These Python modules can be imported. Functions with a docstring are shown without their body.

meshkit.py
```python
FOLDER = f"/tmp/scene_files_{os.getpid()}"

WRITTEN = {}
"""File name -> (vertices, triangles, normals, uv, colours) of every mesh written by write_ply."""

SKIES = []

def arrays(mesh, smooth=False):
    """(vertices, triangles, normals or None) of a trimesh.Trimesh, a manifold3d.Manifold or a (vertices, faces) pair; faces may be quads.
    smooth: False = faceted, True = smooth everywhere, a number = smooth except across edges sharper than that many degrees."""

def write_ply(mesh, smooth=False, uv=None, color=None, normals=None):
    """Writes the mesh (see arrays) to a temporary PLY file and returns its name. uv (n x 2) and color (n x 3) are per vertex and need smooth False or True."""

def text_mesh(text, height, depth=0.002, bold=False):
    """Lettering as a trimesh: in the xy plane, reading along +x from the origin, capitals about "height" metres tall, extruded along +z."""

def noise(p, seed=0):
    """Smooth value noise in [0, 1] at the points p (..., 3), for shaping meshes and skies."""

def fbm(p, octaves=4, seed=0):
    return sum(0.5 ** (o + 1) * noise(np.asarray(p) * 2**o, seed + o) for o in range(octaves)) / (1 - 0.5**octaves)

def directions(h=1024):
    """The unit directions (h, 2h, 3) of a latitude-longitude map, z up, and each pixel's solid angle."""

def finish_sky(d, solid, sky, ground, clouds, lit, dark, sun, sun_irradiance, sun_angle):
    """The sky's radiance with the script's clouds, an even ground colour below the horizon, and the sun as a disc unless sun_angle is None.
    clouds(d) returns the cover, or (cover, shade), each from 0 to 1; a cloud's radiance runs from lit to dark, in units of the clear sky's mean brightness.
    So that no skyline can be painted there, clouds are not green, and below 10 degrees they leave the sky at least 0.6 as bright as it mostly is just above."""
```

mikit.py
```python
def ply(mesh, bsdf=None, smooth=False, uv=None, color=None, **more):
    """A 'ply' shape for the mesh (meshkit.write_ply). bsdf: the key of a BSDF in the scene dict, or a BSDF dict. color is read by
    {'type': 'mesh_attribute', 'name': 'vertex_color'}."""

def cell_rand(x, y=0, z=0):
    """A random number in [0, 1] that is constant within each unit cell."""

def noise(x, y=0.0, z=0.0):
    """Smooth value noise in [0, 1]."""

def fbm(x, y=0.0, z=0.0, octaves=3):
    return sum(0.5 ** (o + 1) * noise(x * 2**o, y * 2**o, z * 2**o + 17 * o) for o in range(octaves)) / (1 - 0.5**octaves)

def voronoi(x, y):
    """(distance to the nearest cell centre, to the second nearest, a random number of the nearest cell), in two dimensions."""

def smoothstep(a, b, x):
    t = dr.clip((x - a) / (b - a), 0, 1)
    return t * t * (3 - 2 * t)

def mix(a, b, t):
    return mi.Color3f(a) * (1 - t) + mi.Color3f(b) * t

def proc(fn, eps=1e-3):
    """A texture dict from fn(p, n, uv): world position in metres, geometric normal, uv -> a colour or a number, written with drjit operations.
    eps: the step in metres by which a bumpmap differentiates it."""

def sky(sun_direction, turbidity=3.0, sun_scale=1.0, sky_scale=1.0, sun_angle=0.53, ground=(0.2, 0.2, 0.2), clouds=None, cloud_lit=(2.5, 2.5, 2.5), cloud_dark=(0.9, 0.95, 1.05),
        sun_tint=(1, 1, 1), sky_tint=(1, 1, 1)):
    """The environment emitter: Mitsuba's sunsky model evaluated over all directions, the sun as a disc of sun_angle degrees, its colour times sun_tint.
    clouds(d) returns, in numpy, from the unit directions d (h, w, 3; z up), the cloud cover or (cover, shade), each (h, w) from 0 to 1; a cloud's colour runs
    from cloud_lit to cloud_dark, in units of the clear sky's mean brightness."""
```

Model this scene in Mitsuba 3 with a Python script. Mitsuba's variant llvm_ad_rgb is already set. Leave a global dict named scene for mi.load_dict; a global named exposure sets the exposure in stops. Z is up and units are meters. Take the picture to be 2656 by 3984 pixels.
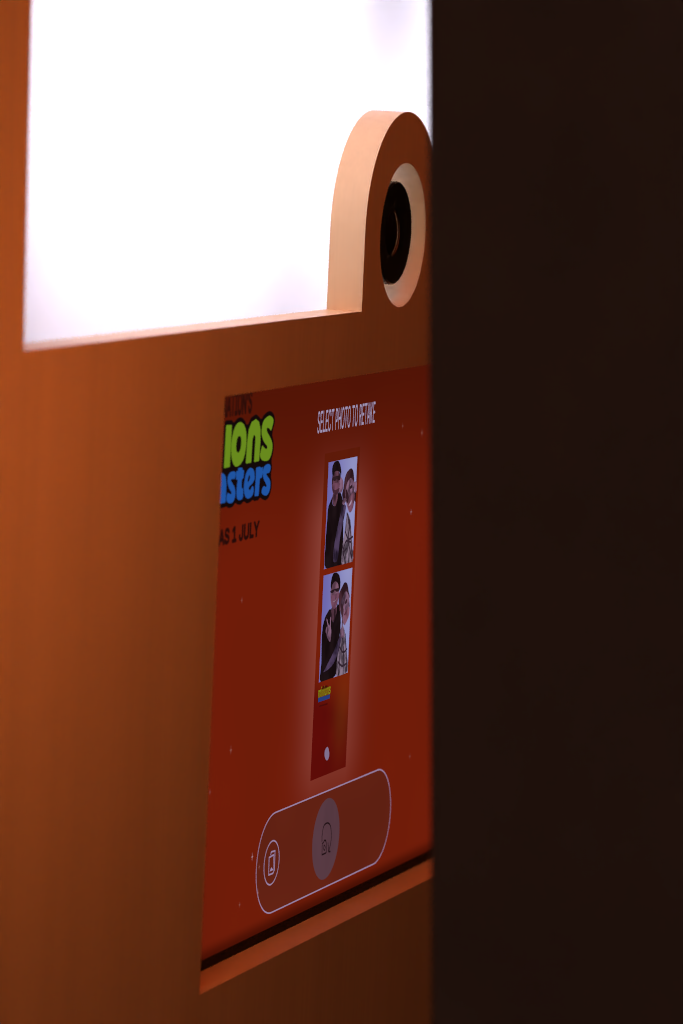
import math
import numpy as np, trimesh, drjit as dr, mitsuba as mi, mikit, meshkit
from shapely.geometry import Polygon, LineString, Point, box
from shapely.ops import unary_union
from shapely import affinity
from mikit import noise, fbm, smoothstep, mix

T = mi.ScalarTransform4f
U = 0.042            # metres per unit: the radius of the lens hole; all layout numbers below are in this unit
H = 1.45             # height of the lens hole above the floor, metres
def P(x, y, z): return [x * U, y * U, z * U + H]

scene, labels = {}, {}
# ------------------------------------------------------------------ camera
yaw, pitch, roll = 1.242, -0.0993, 0.045
fwd = np.array([math.sin(yaw) * math.cos(pitch), math.cos(yaw) * math.cos(pitch), math.sin(pitch)])
rgt = np.array([math.cos(yaw), -math.sin(yaw), 0.0])
upv = np.cross(rgt, fwd)
upv = -math.sin(roll) * rgt + math.cos(roll) * upv
EYE = np.array([-60.049, -19.765, 2.394])
scene['camera'] = {'type': 'thinlens', 'fov_axis': 'x', 'fov': math.degrees(2 * math.atan(1328 / 17655.5)),
    'aperture_radius': 0.20 * U, 'focus_distance': 62.6 * U, 'near_clip': 0.05, 'far_clip': 50.0,
    'to_world': T().look_at(origin=P(*EYE), target=P(*(EYE + fwd)), up=list(map(float, upv)))}
exposure = 0.0
# ------------------------------------------------------------------ LED and added fill lamps (strengths; built below as objects)
LED_POWER = (2.62, 2.60, 3.08)
BOARD_FILL = dict(pos=(-110, -22, 34), radius=14, power=(7.6, 4.3, 2.6))  # far fill, added to lift the dark side wall
PANEL_FILL = dict(pos=(-13.9, -8.0, -0.9), radius=1.45, power=(11.0, 2.9, 0.74))  # added behind the side wall to warm the left of the wooden front
OVERHEAD_FILL = dict(pos=(-3, -8, 22), radius=4.0, power=(8.3, 1.38, 0.36))  # overhead fill, added for the ledge and the inner front

# ------------------------------------------------------------------ materials
def srgb(*c):
    c = np.array(c, float) / 255
    return [float(v) for v in np.where(c < 0.04045, c / 12.92, ((c + 0.055) / 1.055) ** 2.4)]
def rgb(c): return {'type': 'rgb', 'value': list(map(float, c))}
def wood_fn(p, n, uv):
    # faint upright grain of a laminate: long streaks along the vertical, very low contrast
    s = fbm(p.x * 420 + 3 * noise(p.z * 9, p.x * 30), p.z * 5, p.y * 420, octaves=3)
    t = fbm(p.x * 34, p.z * 0.9, p.y * 34, octaves=2)
    k = 1 + 0.07 * (s - 0.5) + 0.13 * (t - 0.5)
    return mi.Color3f(0.80, 0.525, 0.275) * k
def wood_bump(p, n, uv): return fbm(p.x * 900, p.z * 40, p.y * 900, octaves=2)
scene['wood'] = {'type': 'twosided', 'bsdf': {'type': 'principled', 'base_color': mikit.proc(wood_fn), 'roughness': 0.36, 'specular': 0.35}}
def felt_fn(p, n, uv):
    a = fbm(p.y * 30, p.z * 22, p.x * 30, octaves=3)
    b = fbm(p.y * 900, p.z * 900, p.x * 900, octaves=2)
    return mi.Color3f(0.100, 0.074, 0.080) * (0.80 + 0.28 * a + 0.12 * b)
scene['dark_board'] = {'type': 'twosided', 'bsdf': {'type': 'diffuse', 'reflectance': mikit.proc(felt_fn)}}
scene['black_plastic'] = {'type': 'twosided', 'bsdf': {'type': 'principled', 'base_color': rgb((0.003, 0.0028, 0.0028)), 'roughness': 0.5, 'specular': 0.15}}
scene['black_metal'] = {'type': 'twosided', 'bsdf': {'type': 'principled', 'base_color': rgb((0.012, 0.010, 0.009)), 'roughness': 0.30, 'specular': 0.5}}
scene['brass'] = {'type': 'twosided', 'bsdf': {'type': 'roughconductor', 'material': 'Cu', 'alpha': 0.4, 'specular_reflectance': rgb((0.14, 0.14, 0.14))}}
scene['lens_glass'] = {'type': 'twosided', 'bsdf': {'type': 'principled', 'base_color': rgb((0.010, 0.006, 0.004)), 'roughness': 0.08, 'specular': 0.6, 'clearcoat': 0.6}}
scene['screen_face'] = {'type': 'twosided', 'bsdf': {'type': 'diffuse', 'reflectance': rgb((0.008, 0.007, 0.007))}}
scene['diffuser'] = {'type': 'principledthin', 'base_color': rgb((0.92, 0.91, 0.93)), 'diff_trans': 1.75, 'roughness': 0.6, 'spec_trans': 0.0, 'eta': 1.2}
scene['white_paint'] = {'type': 'twosided', 'bsdf': {'type': 'diffuse', 'reflectance': rgb((0.8, 0.8, 0.8))}}
scene['grey_paint'] = {'type': 'twosided', 'bsdf': {'type': 'diffuse', 'reflectance': rgb((0.10, 0.08, 0.07))}}

# ------------------------------------------------------------------ helpers
def put(key, mesh, bsdf, label=None, smooth=False, emit=None, weight=1.0, **more):
    uv = None
    if isinstance(emit, dict):                 # a sheet whose colour varies needs a parameterization
        q = np.asarray(mesh.vertices)[:, [0, 2]]
        uv = (q - q.min(0)) / (q.max(0) - q.min(0))
    d = mikit.ply(mesh, bsdf, smooth=smooth, uv=uv)
    if emit is not None:
        d['emitter'] = {'type': 'area', 'radiance': emit if isinstance(emit, dict) else rgb(emit), 'sampling_weight': weight}
    base, n = key, 0
    while key in scene:
        n += 1
        key = f'{base}_{n:03d}'
    scene[key] = d
    if label: labels[key] = {'label': label}
    if more: labels.setdefault(key, {}).update(more)
    return key
def to_m(v):
    v = np.asarray(v, float) * U
    v[:, 2] += H
    return v
def flat(shape, y):
    """A flat sheet of the (x, z) shape at depth y, facing the user of the booth (-y)."""
    V, F, o = [], [], 0
    for g in getattr(shape, 'geoms', [shape]):
        if g.is_empty or g.geom_type != 'Polygon' or g.area < 1e-6: continue
        v, f = trimesh.creation.triangulate_polygon(g, engine='earcut')
        v = np.asarray(v); f = np.asarray(f)
        a = v[f[:, 1]] - v[f[:, 0]]; b = v[f[:, 2]] - v[f[:, 0]]
        flip = a[:, 0] * b[:, 1] - a[:, 1] * b[:, 0] < 0
        f[flip] = f[flip][:, ::-1]
        V.append(np.stack([v[:, 0], np.full(len(v), y), v[:, 1]], 1)); F.append(f + o); o += len(v)
    return trimesh.Trimesh(to_m(np.vstack(V)), np.vstack(F), process=False)
def slab(shape, y0, y1):
    """The (x, z) shape as a board from depth y0 to y1."""
    out = []
    for g in getattr(shape, 'geoms', [shape]):
        m = trimesh.creation.extrude_polygon(g, y1 - y0, engine='earcut')
        v = np.asarray(m.vertices)
        w = np.stack([v[:, 0], y0 + v[:, 2], v[:, 1]], 1)
        out.append(trimesh.Trimesh(to_m(w), np.asarray(m.faces)[:, ::-1], process=False))
    return trimesh.util.concatenate(out)
def block(x0, x1, y0, y1, z0, z1): return slab(box(x0, z0, x1, z1), y0, y1)
def lathe(profile, cx, cz, n=96):
    """A turned piece about the y axis through (cx, cz): profile is a list of (radius, y)."""
    a = np.arange(n) * 2 * math.pi / n
    V = np.vstack([np.stack([cx + r * np.cos(a), np.full(n, y), cz + r * np.sin(a)], 1) for r, y in profile])
    F = []
    for k in range(len(profile) - 1):
        i = np.arange(n); j = (i + 1) % n
        F += [np.stack([k * n + i, k * n + j, (k + 1) * n + j], 1), np.stack([k * n + i, (k + 1) * n + j, (k + 1) * n + i], 1)]
    return trimesh.Trimesh(to_m(V), np.vstack(F), process=False)
def soft(poly, r):
    """Rounds the corners of a traced outline."""
    return poly.buffer(r).buffer(-2 * r).buffer(r)
def curve(pts, n=10):
    """Catmull-Rom through the points of an open line."""
    p = np.array([pts[0], *pts, pts[-1]], float); out = []
    for i in range(1, len(p) - 2):
        t = np.linspace(0, 1, n, endpoint=False)[:, None]
        a, b, c, d = p[i - 1], p[i], p[i + 1], p[i + 2]
        out.append(0.5 * (2 * b + (c - a) * t + (2 * a - 5 * b + 4 * c - d) * t**2 + (3 * b - a - 3 * c + d) * t**3))
    return np.vstack([*out, p[-2:-1]])
def ring(pts, n=6):
    """A smooth closed outline through the points."""
    p = np.array(pts, float); k = len(p); out = []
    t = np.linspace(0, 1, n, endpoint=False)[:, None]
    for i in range(k):
        a, b, c, d = p[i - 1], p[i], p[(i + 1) % k], p[(i + 2) % k]
        out.append(0.5 * (2 * b + (c - a) * t + (2 * a - 5 * b + 4 * c - d) * t**2 + (3 * b - a - 3 * c + d) * t**3))
    return Polygon(np.vstack(out)).buffer(0)

# ------------------------------------------------------------------ the booth: wooden front, lit window, housing
T1 = 0.505                                # thickness of the wooden front
SILL_Z, ARCH_C, ARCH_R = -1.0, (-0.025, 0.084), 1.626
AP = (-6.839, -9.491, 6.10, -1.873)       # the cut-out in front of the touch screen
outer = box(-18.5, -20, 18.5, 10.6)
window = Polygon([(-13.335, SILL_Z), (13.4, SILL_Z), (13.4, 8.4), (-13.70, 8.4)])
arch = unary_union([Point(ARCH_C).buffer(ARCH_R, quad_segs=48), box(ARCH_C[0] - ARCH_R, -1.4, ARCH_C[0] + ARCH_R, ARCH_C[1])])
hole = Point(0, 0).buffer(1.0, quad_segs=48)
ledge = box(AP[0], AP[1] - 0.42, AP[2], AP[1])
front = outer.difference(window).difference(box(*AP)).difference(ledge).difference(arch)
PB = 'photo_booth'
labels[PB] = {'label': 'orange wooden photo booth front with a glowing white window and a lens arch', 'category': 'photo booth'}
put(PB + '__front_panel', slab(front, 0, T1), 'wood', smooth=25)
put(PB + '__camera_arch', slab(arch.difference(hole), 0, T1), 'wood', 'rounded wooden arch rising into the white window with a round lens hole', smooth=25)
put(PB + '__screen_ledge', slab(ledge, 0, T1), 'wood', 'bright orange ledge along the bottom of the screen opening')
diff = box(-17.5, -1.62, 17.5, 10.0).difference(Point(0, 0.02).buffer(0.56, quad_segs=32))
put(PB + '__light_diffuser', flat(diff, 0.80), 'diffuser', 'glowing white panel filling the window behind the arch')
led = unary_union([box(-11.6, -0.5, -3.0, 9.2), box(-3.0, 0.5, 11.9, 9.2), box(-1.2, -1.4, 1.6, 0.6)]).difference(box(-0.5, 1.9, 3.2, 9.3)).difference(Point(0, 0.02).buffer(0.62))
put(PB + '__light_source', flat(led, 2.6), 'white_paint', emit=LED_POWER)
housing = [block(-18.3, -17.7, T1, 8, -19.8, 10.4), block(17.7, 18.3, T1, 8, -19.8, 10.4), block(-17.7, 17.7, T1, 8, 10.05, 10.4),
           block(-17.7, 17.7, T1, 8, -19.8, -19.4), block(-17.7, 17.7, 7.6, 8, -19.4, 10.05)]
put(PB + '__housing', trimesh.util.concatenate(housing), 'white_paint')
put(PB + '__light_baffle', trimesh.util.concatenate([block(-17.7, 17.7, T1 + 0.01, 7.6, -1.73, -1.66)]), 'white_paint')  # unseen board, added to keep the window light off the screen

# ------------------------------------------------------------------ the camera in the hole
PC = 'photo_camera'
LX, LZ, LR, LD = 0.0, 0.022, 0.718, 0.112
labels[PC] = {'label': 'black camera lens poking through the round hole in the wooden arch', 'category': 'camera'}
put(PC + '__barrel', lathe([(LR - 0.02, LD), (LR, LD + 0.02), (LR, 0.20), (LR - 0.012, 0.21), (LR - 0.012, 0.25), (LR, 0.26), (LR, 0.36), (0.54, 0.40), (0.54, 3.0)], LX, LZ), 'black_metal', smooth=20)
put(PC + '__front_ring', lathe([(LR - 0.02, LD), (0.34, LD + 0.035), (0.322, LD + 0.05)], LX, LZ), 'black_plastic', smooth=20)
put(PC + '__inner_ring', lathe([(0.322, LD + 0.046), (0.318, LD + 0.043), (0.308, LD + 0.056)], LX, LZ), 'brass', 'thin copper coloured ring round the glass')
put(PC + '__lens_glass', lathe([(0.310, LD + 0.056), (0.25, LD + 0.035), (0.17, LD + 0.015), (0.09, LD + 0.004), (0.0005, LD)], LX, LZ), 'lens_glass', smooth=True)
put(PC + '__body', trimesh.util.concatenate([block(-1.5, 1.5, 3.0, 4.6, -1.2, 1.2)]), 'black_plastic')

# ------------------------------------------------------------------ the touch screen and what it shows
YS = 0.502
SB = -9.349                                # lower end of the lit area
def bg_fn(p, n, uv):
    x, z = p.x / U, (p.z - H) / U
    base = mix(srgb(112, 28, 9), srgb(82, 20, 6), smoothstep(-4.4, -1.9, z))
    base = base * (0.93 + 0.14 * fbm(x * 0.55, z * 0.55, 3.0, octaves=2))
    gx = dr.maximum(dr.maximum(-1.471 - x, x - 0.025), 0)
    gz = dr.maximum(dr.maximum(-7.1 - z, z + 4.1), 0)
    glow = (0.35 * dr.exp(-gx / 0.2) + 0.65 * dr.exp(-dr.square(gx / 0.62))) * dr.exp(-dr.square(gz / 0.75)) * (0.75 + 0.25 * smoothstep(-7.2, -5.2, z))
    base = base + mi.Color3f(0.085, 0.036, 0.030) * glow
    return base * (0.42 + 0.58 * smoothstep(SB, SB + 0.22, z))  # dim lower edge: shade by the bezel, put into the emitted colour
TS = 'touch_screen'
labels[TS] = {'label': 'red touch screen set back in the wooden front showing a photo strip', 'category': 'touch screen'}
W = 0.02                                   # share of light samples for the faint screen graphics
layer = [0]
def paint(name, shape, emit, label=None, lift=1):
    return put(TS + '__' + name, flat(shape, YS - 0.004 * lift), 'screen_face', label, emit=emit, weight=W)
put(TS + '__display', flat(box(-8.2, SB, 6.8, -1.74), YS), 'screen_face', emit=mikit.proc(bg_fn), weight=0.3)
put(TS + '__bezel', block(-8.6, 7.2, YS - 0.001, 0.9, -9.75, SB), 'black_plastic', 'black lower edge of the screen')
put(TS + '__back_cover', block(-8.6, 7.2, YS + 0.01, 1.0, SB, -1.74), 'black_plastic')

def words(text, x0, x1, z0, cap, bold=False, grow=0.0):
    """Lettering as an (x, z) sheet fitted between x0 and x1, capitals cap high on the line z0."""
    m = meshkit.text_mesh(text, 1.0, 0.01, bold=bold)
    v, f = np.asarray(m.vertices), np.asarray(m.faces)
    keep = np.all(v[f][:, :, 2] > 0.005, axis=1)
    tri = [Polygon(t) for t in v[f[keep]][:, :, :2]]
    s = unary_union([t.buffer(1e-4) for t in tri if t.area > 1e-9])
    a = s.bounds
    s = affinity.translate(s, -a[0], 0)
    s = affinity.scale(s, (x1 - x0) / (a[2] - a[0]), cap, origin=(0, 0))
    s = affinity.translate(s, x0, z0)
    return s.buffer(grow) if grow else s
# outlines on the screen face, (x, z) in units
LIME = {'i':[(-5.416,-2.354),(-5.203,-2.364),(-5.217,-2.908),(-5.433,-2.912)],'o':[(-4.901,-2.346),(-4.774,-2.379),(-4.679,-2.457),(-4.636,-2.569),(-4.643,-2.699),(-4.705,-2.825),(-4.825,-2.902),(-4.988,-2.921),(-5.1,-2.868),(-5.168,-2.774),(-5.195,-2.663),(-5.181,-2.544),(-5.123,-2.439),(-5.032,-2.37)],'oh':[(-4.905,-2.527),(-4.845,-2.551),(-4.825,-2.617),(-4.844,-2.696),(-4.902,-2.74),(-4.975,-2.727),(-5.01,-2.675),(-5.005,-2.596),(-4.961,-2.539)],'n':[(-4.623,-2.908),(-4.601,-2.622),(-4.563,-2.464),(-4.459,-2.37),(-4.302,-2.342),(-4.18,-2.387),(-4.116,-2.482),(-4.097,-2.655),(-4.116,-2.906),(-4.311,-2.911),(-4.292,-2.591),(-4.32,-2.551),(-4.364,-2.552),(-4.406,-2.604),(-4.415,-2.908)],'s':[(-3.805,-2.33),(-3.684,-2.354),(-3.624,-2.405),(-3.654,-2.47),(-3.706,-2.529),(-3.775,-2.498),(-3.845,-2.486),(-3.872,-2.502),(-3.843,-2.544),(-3.724,-2.623),(-3.641,-2.694),(-3.622,-2.777),(-3.664,-2.866),(-3.747,-2.916),(-3.878,-2.924),(-4.014,-2.898),(-4.086,-2.837),(-4.06,-2.768),(-4.014,-2.711),(-3.946,-2.74),(-3.869,-2.766),(-3.825,-2.759),(-3.835,-2.727),(-3.907,-2.692),(-4.003,-2.63),(-4.064,-2.545),(-4.056,-2.445),(-3.977,-2.369)]}
BLUE = {'n':[(-5.691,-2.975),(-5.516,-2.968),(-5.425,-2.982),(-5.356,-3.019),(-5.316,-3.111),(-5.311,-3.231),(-5.32,-3.364),(-5.645,-3.364)],'s':[(-5.087,-2.974),(-4.999,-2.995),(-4.985,-3.041),(-5.026,-3.078),(-5.104,-3.072),(-5.158,-3.088),(-5.097,-3.127),(-5.013,-3.183),(-4.968,-3.257),(-4.979,-3.326),(-5.052,-3.38),(-5.165,-3.384),(-5.268,-3.353),(-5.289,-3.292),(-5.253,-3.245),(-5.18,-3.261),(-5.117,-3.267),(-5.126,-3.24),(-5.203,-3.189),(-5.268,-3.115),(-5.277,-3.044),(-5.213,-2.989)],'t':[(-4.891,-2.947),(-4.747,-2.953),(-4.744,-2.978),(-4.679,-2.993),(-4.688,-3.087),(-4.742,-3.113),(-4.736,-3.214),(-4.684,-3.233),(-4.673,-3.329),(-4.711,-3.366),(-4.797,-3.372),(-4.885,-3.348),(-4.921,-3.29),(-4.92,-3.18),(-4.901,-3.102),(-4.96,-3.087),(-4.966,-2.987),(-4.901,-2.982)],'e':[(-4.427,-2.975),(-4.322,-3.005),(-4.271,-3.067),(-4.263,-3.133),(-4.329,-3.184),(-4.441,-3.216),(-4.467,-3.246),(-4.411,-3.27),(-4.339,-3.223),(-4.287,-3.242),(-4.285,-3.308),(-4.337,-3.355),(-4.465,-3.378),(-4.569,-3.352),(-4.635,-3.282),(-4.654,-3.2),(-4.633,-3.111),(-4.58,-3.025),(-4.499,-2.985)],'eh':[(-4.454,-3.069),(-4.438,-3.105),(-4.495,-3.157),(-4.521,-3.135),(-4.495,-3.086)],'r':[(-4.222,-2.988),(-4.091,-2.984),(-4.016,-3.004),(-3.958,-2.993),(-3.949,-3.07),(-3.984,-3.138),(-4.057,-3.143),(-4.079,-3.369),(-4.234,-3.368),(-4.217,-3.152)],'s2':[(-3.769,-2.971),(-3.678,-2.992),(-3.657,-3.04),(-3.695,-3.088),(-3.769,-3.093),(-3.812,-3.105),(-3.747,-3.145),(-3.667,-3.192),(-3.637,-3.265),(-3.664,-3.335),(-3.733,-3.381),(-3.821,-3.387),(-3.943,-3.354),(-3.968,-3.312),(-3.924,-3.264),(-3.866,-3.259),(-3.805,-3.273),(-3.787,-3.254),(-3.843,-3.209),(-3.925,-3.143),(-3.95,-3.06),(-3.899,-2.992)]}
PH1 = {'cap':[(-1.171,-3.315),(-1.196,-3.234),(-1.173,-3.17),(-1.079,-3.119),(-0.969,-3.117),(-0.883,-3.161),(-0.82,-3.239),(-0.801,-3.313),(-0.828,-3.34),(-0.866,-3.286),(-0.994,-3.258),(-1.081,-3.271),(-1.139,-3.325)],'face':[(-1.152,-3.331),(-1.082,-3.261),(-0.986,-3.25),(-0.867,-3.281),(-0.818,-3.348),(-0.838,-3.427),(-0.86,-3.528),(-0.927,-3.588),(-1.061,-3.578),(-1.126,-3.522),(-1.156,-3.433)],'glasses':[(-1.151,-3.337),(-0.842,-3.333),(-0.843,-3.392),(-0.909,-3.399),(-0.979,-3.37),(-1.046,-3.394),(-1.132,-3.379)],'beard':[(-1.129,-3.5),(-1.025,-3.523),(-0.854,-3.506),(-0.875,-3.549),(-0.927,-3.588),(-1.061,-3.581)],'neck':[(-1.084,-3.569),(-0.884,-3.584),(-0.931,-3.727),(-1.016,-3.746),(-1.104,-3.684)],'jacket':[(-1.08,-3.599),(-1.104,-3.684),(-1.016,-3.746),(-0.926,-3.698),(-0.862,-3.579),(-0.75,-3.587),(-0.62,-3.722),(-0.567,-3.785),(-0.584,-3.989),(-0.546,-4.433),(-0.58,-4.604),(-1.247,-4.587),(-1.303,-4.294),(-1.277,-3.932),(-1.257,-3.76),(-1.18,-3.678)],'sleeve':[(-0.683,-3.754),(-0.522,-3.788),(-0.606,-3.987),(-0.711,-4.198),(-0.765,-4.458),(-0.822,-4.533),(-0.957,-4.514),(-0.961,-4.323),(-0.842,-4.056),(-0.735,-3.859)],'hair':[(-0.499,-3.298),(-0.369,-3.268),(-0.273,-3.307),(-0.211,-3.429),(-0.2,-3.577),(-0.449,-3.661),(-0.624,-3.692),(-0.702,-3.613),(-0.649,-3.514),(-0.62,-3.399),(-0.562,-3.33)],'face2':[(-0.501,-3.452),(-0.373,-3.403),(-0.253,-3.455),(-0.2,-3.577),(-0.174,-3.697),(-0.222,-3.841),(-0.351,-3.887),(-0.476,-3.792),(-0.561,-3.668),(-0.563,-3.55)],'eye':[(-0.405,-3.525),(-0.314,-3.498),(-0.309,-3.54),(-0.383,-3.556)],'mouth':[(-0.433,-3.777),(-0.307,-3.714),(-0.328,-3.759),(-0.396,-3.791)],'hand':[(-0.221,-3.487),(-0.08,-3.461),(-0.054,-3.514),(-0.116,-3.628),(-0.19,-3.578)],'hand2':[(-0.696,-3.723),(-0.659,-3.667),(-0.527,-3.685),(-0.566,-3.726),(-0.637,-3.761)],'ear':[(-0.863,-3.411),(-0.804,-3.357),(-0.685,-3.409),(-0.651,-3.5),(-0.708,-3.568),(-0.841,-3.573)],'strand':[(-0.078,-3.542),(-0.063,-3.647),(-0.097,-3.762),(-0.185,-3.682),(-0.143,-3.596)],'shirt':[(-0.456,-3.874),(-0.316,-3.981),(-0.256,-4.089),(-0.17,-4.318),(-0.118,-4.597),(-0.583,-4.589),(-0.587,-4.356),(-0.518,-4.141),(-0.475,-3.968)],'shade':[(-0.563,-3.55),(-0.496,-3.584),(-0.431,-3.663),(-0.457,-3.734),(-0.505,-3.745),(-0.561,-3.668)],'jaw':[(-1.138,-3.434),(-1.038,-3.427),(-0.846,-3.434),(-0.86,-3.528),(-0.928,-3.585),(-1.048,-3.576),(-1.127,-3.515)],'cheek':[(-0.443,-3.706),(-0.319,-3.627),(-0.193,-3.622),(-0.181,-3.712),(-0.237,-3.833),(-0.348,-3.878),(-0.454,-3.793)],'plaid':[[(-0.451,-3.911),(-0.345,-4.097),(-0.366,-4.272),(-0.194,-4.538)],[(-0.518,-4.141),(-0.368,-4.257),(-0.189,-4.243)],[(-0.554,-4.374),(-0.455,-4.279),(-0.27,-4.31)],[(-0.561,-4.55),(-0.546,-4.433),(-0.418,-4.386)],[(-0.357,-4.007),(-0.256,-4.252),(-0.165,-4.585)],[(-0.603,-4.34),(-0.544,-4.448),(-0.457,-4.588)]]}
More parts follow.
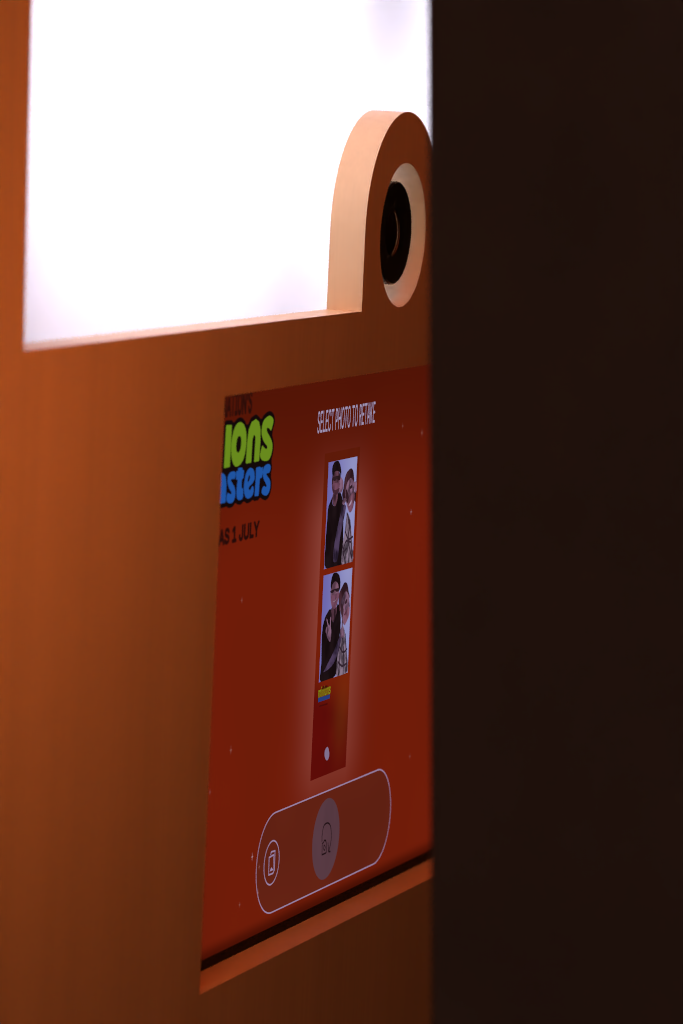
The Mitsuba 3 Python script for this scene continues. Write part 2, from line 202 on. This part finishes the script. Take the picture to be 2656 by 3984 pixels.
PH2 = {'hair':[(-1.019,-4.874),(-1.011,-4.772),(-0.933,-4.692),(-0.823,-4.687),(-0.683,-4.737),(-0.616,-4.839),(-0.625,-4.934),(-0.654,-4.953),(-0.711,-4.859),(-0.828,-4.811),(-0.936,-4.838),(-0.985,-4.899)],'face':[(-1.002,-4.905),(-0.937,-4.829),(-0.829,-4.804),(-0.703,-4.854),(-0.645,-4.954),(-0.669,-5.069),(-0.736,-5.166),(-0.843,-5.199),(-0.938,-5.146),(-0.997,-5.037)],'glasses':[(-1.036,-4.913),(-0.682,-4.906),(-0.674,-4.969),(-0.784,-4.973),(-0.855,-4.945),(-0.918,-4.972),(-1.029,-4.961)],'smile':[(-0.935,-5.076),(-0.838,-5.07),(-0.726,-5.042),(-0.782,-5.091),(-0.877,-5.105)],'neck':[(-0.934,-5.175),(-0.736,-5.166),(-0.722,-5.27),(-0.84,-5.383),(-0.952,-5.276)],'jacket':[(-0.955,-5.188),(-0.84,-5.383),(-0.74,-5.298),(-0.672,-5.143),(-0.548,-5.236),(-0.498,-5.44),(-0.526,-5.659),(-0.557,-5.892),(-0.625,-6.151),(-1.241,-6.176),(-1.255,-5.903),(-1.277,-5.477),(-1.203,-5.309),(-1.103,-5.232)],'hand':[(-1.151,-5.303),(-1.105,-5.316),(-1.042,-5.396),(-0.987,-5.405),(-0.992,-5.301),(-0.957,-5.305),(-0.941,-5.424),(-0.909,-5.53),(-0.938,-5.645),(-1.055,-5.588),(-1.143,-5.491),(-1.135,-5.421),(-1.075,-5.41)],'sleeve':[(-0.5,-5.588),(-0.783,-5.808),(-1.069,-5.983),(-1.148,-6.047),(-0.76,-5.973),(-0.503,-5.736)],'hair2':[(-0.524,-4.921),(-0.419,-4.865),(-0.302,-4.898),(-0.229,-5.009),(-0.196,-5.116),(-0.545,-5.258),(-0.625,-5.162),(-0.645,-5.013)],'face2':[(-0.483,-5.058),(-0.357,-4.996),(-0.234,-5.067),(-0.17,-5.207),(-0.174,-5.34),(-0.274,-5.434),(-0.382,-5.467),(-0.514,-5.321),(-0.58,-5.166)],'eye':[(-0.391,-5.141),(-0.315,-5.104),(-0.308,-5.157),(-0.378,-5.172)],'mouth':[(-0.413,-5.309),(-0.31,-5.267),(-0.332,-5.31),(-0.392,-5.33)],'hand2':[(-0.483,-5.383),(-0.438,-5.388),(-0.437,-5.491),(-0.379,-5.556),(-0.403,-5.643),(-0.528,-5.615),(-0.54,-5.525),(-0.493,-5.478)],'shirt':[(-0.426,-5.477),(-0.324,-5.562),(-0.225,-5.795),(-0.131,-6.148),(-0.578,-6.168),(-0.602,-5.991),(-0.544,-5.761),(-0.474,-5.62)],'shade':[(-0.571,-5.167),(-0.505,-5.159),(-0.436,-5.24),(-0.446,-5.328),(-0.5,-5.329)],'jaw':[(-0.979,-5.01),(-0.848,-4.993),(-0.653,-4.99),(-0.674,-5.069),(-0.736,-5.163),(-0.839,-5.194),(-0.935,-5.14)],'cheek':[(-0.423,-5.33),(-0.301,-5.239),(-0.189,-5.235),(-0.183,-5.339),(-0.275,-5.426),(-0.374,-5.461)],'plaid':[[(-0.442,-5.624),(-0.352,-5.856),(-0.331,-6.169)],[(-0.318,-5.607),(-0.237,-5.868),(-0.179,-6.127)],[(-0.544,-5.761),(-0.375,-5.853),(-0.221,-5.825)],[(-0.584,-5.963),(-0.393,-6.044),(-0.171,-6.024)],[(-0.561,-5.803),(-0.513,-5.986),(-0.536,-6.146)]]}
FOOT = {'smudge':[(-1.183,-6.276),(-1.123,-6.247),(-0.932,-6.256),(-0.927,-6.291),(-1.159,-6.296)],'smudge2':[(-1.255,-6.523),(-1.237,-6.501),(-0.898,-6.507),(-0.895,-6.532)],'word':[(-1.311,-6.383),(-0.798,-6.384),(-0.808,-6.309),(-1.321,-6.308)],'bar':[(-1.314,-6.39),(-0.807,-6.397),(-0.817,-6.453),(-1.306,-6.452)],'ball':[(-0.825,-7.134),(-0.766,-7.174),(-0.733,-7.235),(-0.739,-7.298),(-0.81,-7.328),(-0.889,-7.293),(-0.929,-7.231),(-0.916,-7.169)],'warm':[(-0.305,-6.307),(-0.182,-6.892)]}
ARROW = [(-0.886,-8.454),(-0.887,-8.353),(-0.828,-8.247),(-0.68,-8.229),(-0.551,-8.288),(-0.496,-8.411),(-0.498,-8.527),(-0.572,-8.648)]
HEAD = [(-0.619,-8.523),(-0.58,-8.651),(-0.506,-8.66)]
CAMB = [(-0.86,-8.652),(-0.868,-8.493),(-0.81,-8.483),(-0.778,-8.459),(-0.725,-8.471),(-0.694,-8.512),(-0.676,-8.644),(-0.709,-8.653)]
CAMC = [(-0.777,-8.531),(-0.73,-8.567),(-0.759,-8.603),(-0.807,-8.567)]
PRINT = [(-3.044,-8.597),(-3.051,-8.356),(-2.867,-8.346),(-2.837,-8.581),(-2.875,-8.6)]
PRINT2 = [(-2.99,-8.327),(-2.978,-8.292),(-2.825,-8.297),(-2.815,-8.564)]
TRI = [(-2.943,-8.509),(-2.994,-8.551),(-2.873,-8.553)]
STAR = [(1.88,-2.813),(2.798,-2.971),(2.461,-4.103),(-4.548,-4.711),(-4.72,-6.674),(-5.44,-7.129),(2.946,-7.763),(-3.716,-8.246),(-3.423,-8.427),(-4.13,-8.828),(-3.43,-8.782)]
T_SEL = [(-1.835,-2.683),(-1.829,-2.386),(0.624,-2.396),(0.601,-2.691)]
T_NAT = [(-5.471,-2.241),(-5.473,-1.992),(-4.482,-1.992),(-4.475,-2.233)]
T_AS = [(-5.491,-3.909),(-5.478,-3.714),(-3.994,-3.724),(-4.022,-3.899)]
LENSARC = [(0.041,0.334),(0.276,0.049),(-0.015,-0.294)]
def poly(pts, r=0.0):
    g = Polygon(pts).buffer(0)
    return soft(g, r) if r else g
def union(shapes): return unary_union([s.buffer(0) for s in shapes])

paint('credit_line', words("NATION'S", -5.56, -4.475, -2.238, 0.285, bold=True, grow=0.008), srgb(42, 12, 8), 'dark credit line cut off by the opening, reading NATION\'S')
lime = {k: (ring(v) if k in ('o', 'oh', 's') else poly(v, 0.02)) for k, v in LIME.items()}
lime['o'] = lime['o'].difference(lime.pop('oh'))
blue = {k: (ring(v) if k in ('s', 's2', 'e', 'eh', 't') else poly(v, 0.02)) for k, v in BLUE.items()}
blue['e'] = blue['e'].difference(blue.pop('eh'))
backing = union([*lime.values(), *blue.values()]).buffer(0.062)
backing = union([backing, backing.buffer(0.09).buffer(-0.09)])
paint('title_backing', backing, srgb(17, 8, 9), 'black outline behind the film title', 1)
paint('title_upper_word', union(lime.values()), srgb(104, 138, 29), 'lime green lettering ending in ions', 2)
paint('title_lower_word', union(blue.values()), srgb(30, 83, 160), 'blue lettering ending in sters', 2)
paint('date_line', words('AS 1 JULY', -5.50, -3.995, -3.904, 0.187, bold=True, grow=0.010), srgb(36, 10, 8), 'dark lettering reading AS 1 JULY')
paint('heading', words('SELECT PHOTO TO RETAKE', -1.832, 0.612, -2.686, 0.296, grow=0.001), srgb(158, 146, 178), 'pale lettering reading SELECT PHOTO TO RETAKE')

# the photo strip with two pictures and a printed foot
def strip_fn(p, n, uv):
    x, z = p.x / U, (p.z - H) / U
    c = mix(mix(srgb(120, 31, 9), srgb(96, 27, 9), smoothstep(-4.2, -3.2, z)), srgb(96, 12, 8), smoothstep(-6.3, -6.9, z + 0.25 * x))
    warm = dr.exp(-dr.square((x + 0.25) / 0.35) - dr.square((z + 6.75) / 0.55))
    return c * (0.92 + 0.2 * (fbm(x * 3, z * 3, 1.0, octaves=2) - 0.3)) + mi.Color3f(0.02, 0.012, 0.001) * warm
paint('photo_strip', box(-1.471, -7.529, 0.025, -2.99), mikit.proc(strip_fn), 'red vertical photo strip with two pictures of a couple', 1)
F = TS + '__photo_strip'
def sub(holder, name, shape, emit, lift, label=None):
    return put(holder + '__' + name, flat(shape, YS - 0.004 * lift), 'screen_face', label, emit=emit, weight=W)
sub(F, 'small_title', words('minions', FOOT['word'][0][0], FOOT['word'][1][0], FOOT['word'][0][1] + 0.0, 0.13, bold=True), srgb(126, 134, 22), 2, 'small lime lettering')
sub(F, 'small_bar', poly(FOOT['bar']), srgb(36, 58, 120), 2, 'small blue band under the lime lettering')
sub(F, 'smudge', poly(FOOT['smudge'], 0.01), srgb(72, 14, 8), 2)
sub(F, 'smudge', poly(FOOT['smudge2'], 0.004), srgb(74, 10, 8), 2)
sub(F, 'white_ball', ring(FOOT['ball']), srgb(128, 112, 142), 2, 'small pale ball printed low on the strip')

def back_fn(p, n, uv):
    x, z = p.x / U, (p.z - H) / U
    t = smoothstep(-1.3, -0.2, x)
    return mix(srgb(108, 103, 172), srgb(142, 143, 192), t) * (0.95 + 0.1 * noise(x * 4, z * 3))
def tone(c, amount=0.35, f=9.0):
    c = srgb(*c)
    def fn(p, n, uv):
        x, z = p.x / U, (p.z - H) / U
        k = smoothstep(0.25, 0.75, fbm(x * f, z * f * 0.7, 5.0, octaves=3))
        return mi.Color3f(c) * (1 + amount * (k - 0.5))
    return mikit.proc(fn)
SKIN, SKIN_PALE, DARK, SLEEVE, SHIRT = tone((78, 48, 61), 1.3, 13), tone((106, 76, 97), 1.3, 12), tone((24, 14, 17), 0.6, 6), tone((60, 46, 70), 1.3, 9), tone((108, 92, 108), 1.3, 14)
BACK = mikit.proc(back_fn)
PINK, SHADE, JAW = tone((112, 72, 90), 0.8, 10), tone((58, 34, 42), 0.8, 10), tone((94, 58, 76), 1.0, 9)
def picture(z0, z1, D, label):
    f = box(-1.31, z0, -0.092, z1)
    h = paint('photo', f, BACK, label, 2)
    def s(name, g, emit, lift, label=None):
        g = g.intersection(f)
        if not g.is_empty: sub(h, name, g, emit, lift, label)
    return s
s = picture(-4.600, -3.120, PH1, 'upper picture of a person in black with a cap beside a smiling person')
s('ear', ring(PH1['ear']), SKIN_PALE, 3); s('strand', ring(PH1['strand']), DARK, 3)
s('jacket', ring(PH1['jacket'], 4), DARK, 3, 'black jacket'); s('neck', ring(PH1['neck']), SKIN, 4); s('face', ring(PH1['face']), SKIN, 4)
s('stubble', ring(PH1['beard']), tone((66, 38, 50)), 6); s('glasses', ring(PH1['glasses']), tone((42, 25, 31)), 6); s('cap', ring(PH1['cap'], 4), DARK, 6)
s('shirt', ring(PH1['shirt'], 4), SHIRT, 4, 'pale checked shirt'); s('hair', ring(PH1['hair']), tone((58, 32, 40), 0.9), 4)
s('sleeve', ring(PH1['sleeve'], 4), SLEEVE, 5); s('face', ring(PH1['face2']), SKIN_PALE, 5); s('cheek', ring(PH1['cheek']), PINK, 6); s('shade', ring(PH1['shade']), SHADE, 6); s('jaw', ring(PH1['jaw']), JAW, 5); s('eye', ring(PH1['eye']), SHADE, 6); s('mouth', ring(PH1['mouth']), tone((158, 138, 160)), 7)
s('hand', ring(PH1['hand']), SKIN_PALE, 5); s('hand', ring(PH1['hand2']), SKIN_PALE, 6)
s('checks', union([LineString(curve(l)).buffer(0.016) for l in PH1['plaid']]), tone((48, 34, 46)), 6)
s = picture(-6.174, -4.688, PH2, 'lower picture of a person in black making a hand sign beside a smiling person')
s('jacket', ring(PH2['jacket'], 4), DARK, 3, 'black jacket'); s('neck', ring(PH2['neck']), SKIN, 4); s('face', ring(PH2['face']), tone((108, 74, 92), 0.8, 7), 4)
s('hair', ring(PH2['hair'], 4), DARK, 5); s('glasses', ring(PH2['glasses']).buffer(-0.012), tone((40, 24, 30)), 6); s('mouth', ring(PH2['smile']).buffer(-0.008), tone((122, 96, 112)), 6)
s('shirt', ring(PH2['shirt'], 4), SHIRT, 4, 'pale checked shirt'); s('hair', ring(PH2['hair2']), tone((58, 32, 40), 0.9), 4)
s('sleeve', ring(PH2['sleeve'], 4), SLEEVE, 5); s('face', ring(PH2['face2']), SKIN_PALE, 5); s('cheek', ring(PH2['cheek']), PINK, 6); s('shade', ring(PH2['shade']), SHADE, 6); s('jaw', ring(PH2['jaw']), JAW, 5); s('eye', ring(PH2['eye']), SHADE, 6); s('mouth', ring(PH2['mouth']), tone((92, 50, 66)), 7)
s('hand', ring(PH2['hand'], 3), SKIN_PALE, 5, 'hand held up in a sign'); s('hand', ring(PH2['hand2']), SKIN_PALE, 6)
s('checks', union([LineString(curve(l)).buffer(0.016) for l in PH2['plaid']]), tone((48, 34, 46)), 6)

# the rounded bar with its two buttons
bar = LineString([(-3.533 + 0.687, -8.455), (2.143 - 0.687, -8.455)]).buffer(0.687, quad_segs=24)
def bar_fn(p, n, uv):
    x, z = p.x / U, (p.z - H) / U
    return mi.Color3f(srgb(97, 33, 19)) * (0.92 + 0.16 * noise(x * 1.2, z * 1.2))
paint('button_bar', bar, mikit.proc(bar_fn), 'long rounded bar along the bottom of the screen', 1)
B = TS + '__button_bar'
LINE = srgb(152, 131, 166)
sub(B, 'outline', bar.buffer(0.010).difference(bar.buffer(-0.010)), LINE, 2)
sub(B, 'retake_button', Point(-0.707, -8.45).buffer(0.573, quad_segs=32), tone((86, 57, 66), 0.12, 2), 2, 'round mauve button in the middle of the bar')
INK = srgb(28, 13, 17)
camb = Polygon(CAMB)
icon = [LineString(curve(ARROW)).buffer(0.011), LineString(HEAD).buffer(0.011), camb.exterior.buffer(0.011), ring(CAMC).exterior.buffer(0.010)]
sub(B, 'retake_icon', union(icon), INK, 3, 'dark camera symbol with a turning arrow')
c = Point(-2.932, -8.446)
sub(B, 'print_button', c.buffer(0.309, quad_segs=32).difference(c.buffer(0.288, quad_segs=32)), LINE, 2, 'small ring shaped button at the left of the bar')
pr = Polygon(PRINT).exterior.buffer(0.011)
pr2 = LineString(PRINT2).buffer(0.011)
sub(B, 'print_icon', union([pr, pr2, Polygon(TRI).buffer(0.004)]), LINE, 3, 'pale symbol of two prints')
for i, (x, z) in enumerate(STAR):
    a = 0.055 if i % 3 == 1 else 0.04
    q = [(x + (a * 0.8 if k % 2 == 0 else a * 0.2) * math.cos(k * math.pi / 4), z + (a * 1.2 if k % 2 == 0 else a * 0.25) * math.sin(k * math.pi / 4)) for k in range(8)]
    paint('sparkle', Polygon(q), srgb(*((168, 135, 145) if i in (2, 7) else (142, 88, 80))), None, 2)

# ------------------------------------------------------------------ the dark board in the foreground
bd = trimesh.creation.box([0.62, 36, 44])
bd.apply_translation([0.31, -18, 0])
from manifold3d import Manifold
m = Manifold.cube([0.62 - 0.16, 36 - 0.16, 44 - 0.16], True)
balls = [Manifold.sphere(0.08, 16).translate([sx * 0.23, sy * 17.92, sz * 21.92]) for sx in (-1, 1) for sy in (-1, 1) for sz in (-1, 1)]
hull = Manifold.batch_hull(balls).to_mesh()
v = np.array(hull.vert_properties)[:, :3] + [0.31, -18, 0]
a = math.atan(0.0528)
v = np.stack([v[:, 0], v[:, 1] * math.cos(a) + v[:, 2] * math.sin(a), -v[:, 1] * math.sin(a) + v[:, 2] * math.cos(a)], 1)
v = v + [-16.4, -5.72 + 0.04, 0]
v = to_m(v)
put('side_wall', trimesh.Trimesh(v, np.array(hull.tri_verts), process=False), 'dark_board', smooth=40)
labels['side_wall'] = {'label': 'tall near black side wall standing out of focus at the right', 'category': 'wall'}

# ------------------------------------------------------------------ fill lamps, unseen and added to light the front and side wall
def lamp(key, spec, toward, label):
    c = np.array(P(*spec['pos'])); d = np.array(P(*toward)) - c; d /= np.linalg.norm(d)
    r = spec['radius'] * U
    m = trimesh.creation.cylinder(radius=r * 1.06, height=0.04, sections=48)
    disc = trimesh.creation.cylinder(radius=r, height=0.002, sections=48)
    m.apply_translation([0, 0, -0.022])
    A = trimesh.geometry.align_vectors([0, 0, 1], d)
    for x in (m, disc):
        x.apply_transform(A); x.apply_translation(c)
    put(key + '__shade', m, 'grey_paint', smooth=30)
    put(key + '__diffuser', disc, 'white_paint', emit=spec['power'])
    labels[key] = {'label': label, 'category': 'lamp'}
lamp('board_fill', BOARD_FILL, (-14, -8, -3), 'unseen round fill lamp added outside the booth to light the side wall')
lamp('panel_fill', PANEL_FILL, (-13.5, 0, -1.5), 'unseen round warm fill lamp added behind the black side wall')
lamp('overhead_fill', OVERHEAD_FILL, (-3, 0, -5), 'unseen round warm fill lamp added overhead in front of the screen')
